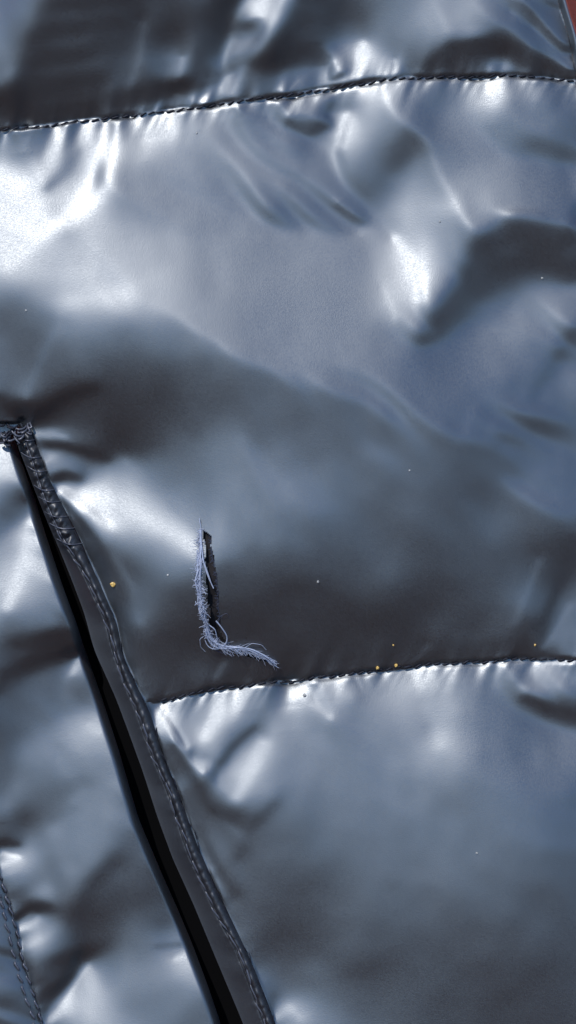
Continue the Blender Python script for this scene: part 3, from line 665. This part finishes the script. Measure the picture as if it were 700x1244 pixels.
thread([(262, 752), (271, 763), (278, 775), (272, 786), (262, 789), (253, 786), (249, 776)], .9, M_FRAY, 4)
thread([(250, 765), (254, 780), (264, 788), (280, 787), (300, 786), (320, 795), (336, 808)], .9, M_FRAY, 4.5)
thread([(254, 758), (262, 764), (265, 778), (258, 786)], .8, M_FRAY, 4)
thread([(243, 690), (238, 705), (242, 720), (247, 735), (250, 750)], .9, M_FRAY, 3)
for k in range(9):
    o_ = r.uniform(-2.6, 2.6); ph = r.uniform(0, 6)
    thread([(250 + r.uniform(-2, 4), 762 + r.uniform(-6, 4))] + [(x_, y_ + o_ * math.sin(ph + i_ * 1.3)) for i_, (x_, y_) in enumerate(((256, 775), (265, 784), (280, 787), (296, 788), (308, 790), (322, 797), (334 + r.uniform(-6, 5), 806 + r.uniform(-3, 3))))], r.uniform(.5, 1.0), M_FRAY, r.uniform(1.5, 4.5))
for k in range(7):
    o_ = r.uniform(-3, 2)
    thread([(244 + o_ + r.uniform(-2, 2), y_) for y_ in (655 + r.uniform(-12, 30), 690, 708, 722 + r.uniform(-5, 5), 740)] + [(249 + o_, 752), (254 + o_, 766)], r.uniform(.4, .9), M_FRAY, r.uniform(.8, 3))
thread([(262, 790), (275, 795), (292, 790)], .5, M_FRAYD, 2)
thread([(244, 636), (243, 628), (245, 640), (247, 655)], .45, M_FRAY, 2)
thread([(252, 770), (243, 776), (244, 786), (250, 792)], .4, M_FRAY, 2)
thread([(296, 788), (306, 781), (318, 783), (324, 790)], .4, M_FRAY, 2)
thread([(268, 748), (276, 744), (279, 750)], .4, M_FRAYD, 2)

# ------------------------------------------------------------------ grains lying on the cloth
def grain(x, y, sz, m, label, group, seed):
    rr = np.random.default_rng(seed); import bmesh
    bm = bmesh.new(); bmesh.ops.create_icosphere(bm, subdivisions=2, radius=sz * S)
    for v in bm.verts: v.co *= 1 + rr.uniform(-.28, .28); v.co.z *= .7
    me = bpy.data.meshes.new('sand_grain'); bm.to_mesh(me); bm.free(); me.materials.append(m)
    o = bpy.data.objects.new('sand_grain', me); C.objects.link(o)
    o.matrix_world = ROT @ Matrix.Translation(loc(x, y, (float(hs(x, y)) + sz * .5) * S))
    tag(o, label=label, category='grain', group=group)
GR = 'tiny grains lying on the jacket'
grain(137, 710, 3.0, M_GOLD, 'largest golden grain, lying on the dark cloth beside the pocket welt', GR, 1)
grain(459, 812, 2.0, M_GOLD, 'golden grain on the lower quilting seam, left one of two close together', GR, 2)
grain(482, 809, 2.1, M_GOLD, 'golden grain on the lower quilting seam, right one of two close together', GR, 3)
grain(370, 845, 2.0, M_PALE, 'pale grain just under the lower quilting seam, right of the tear', GR, 4)
grain(386, 706, 1.5, M_PALE, 'pale grain on dark cloth to the right of the tear', GR, 5)
grain(651, 784, 1.3, M_GOLD, 'faint golden grain close above the right end of the lower seam', GR, 6)
grain(660, 337, 1.5, M_PALE, 'pale grain in the dark hollow near the right edge', GR, 7)
grain(534, 270, 1.2, M_PALE, 'pale speck on the blue fold above the bright crescent highlight', GR, 8)
grain(496, 572, 1.0, M_PALE, 'pale speck on the smooth middle of the large panel', GR, 9)
grain(578, 1034, 1.3, M_PALE, 'pale speck in the middle of the lower right panel', GR, 10)
grain(239, 161, 1.1, M_PALE, 'pale speck below the upper seam, left of the middle', GR, 11)
grain(34, 379, 1.2, M_PALE, 'pale speck near the left edge above the knotted pocket end', GR, 12)
grain(478, 784, 1.0, M_GOLD, 'faint speck above the pair of golden grains', GR, 13)
grain(205, 698, 1.2, M_PALE, 'pale speck on dark cloth just left of the tear', GR, 14)
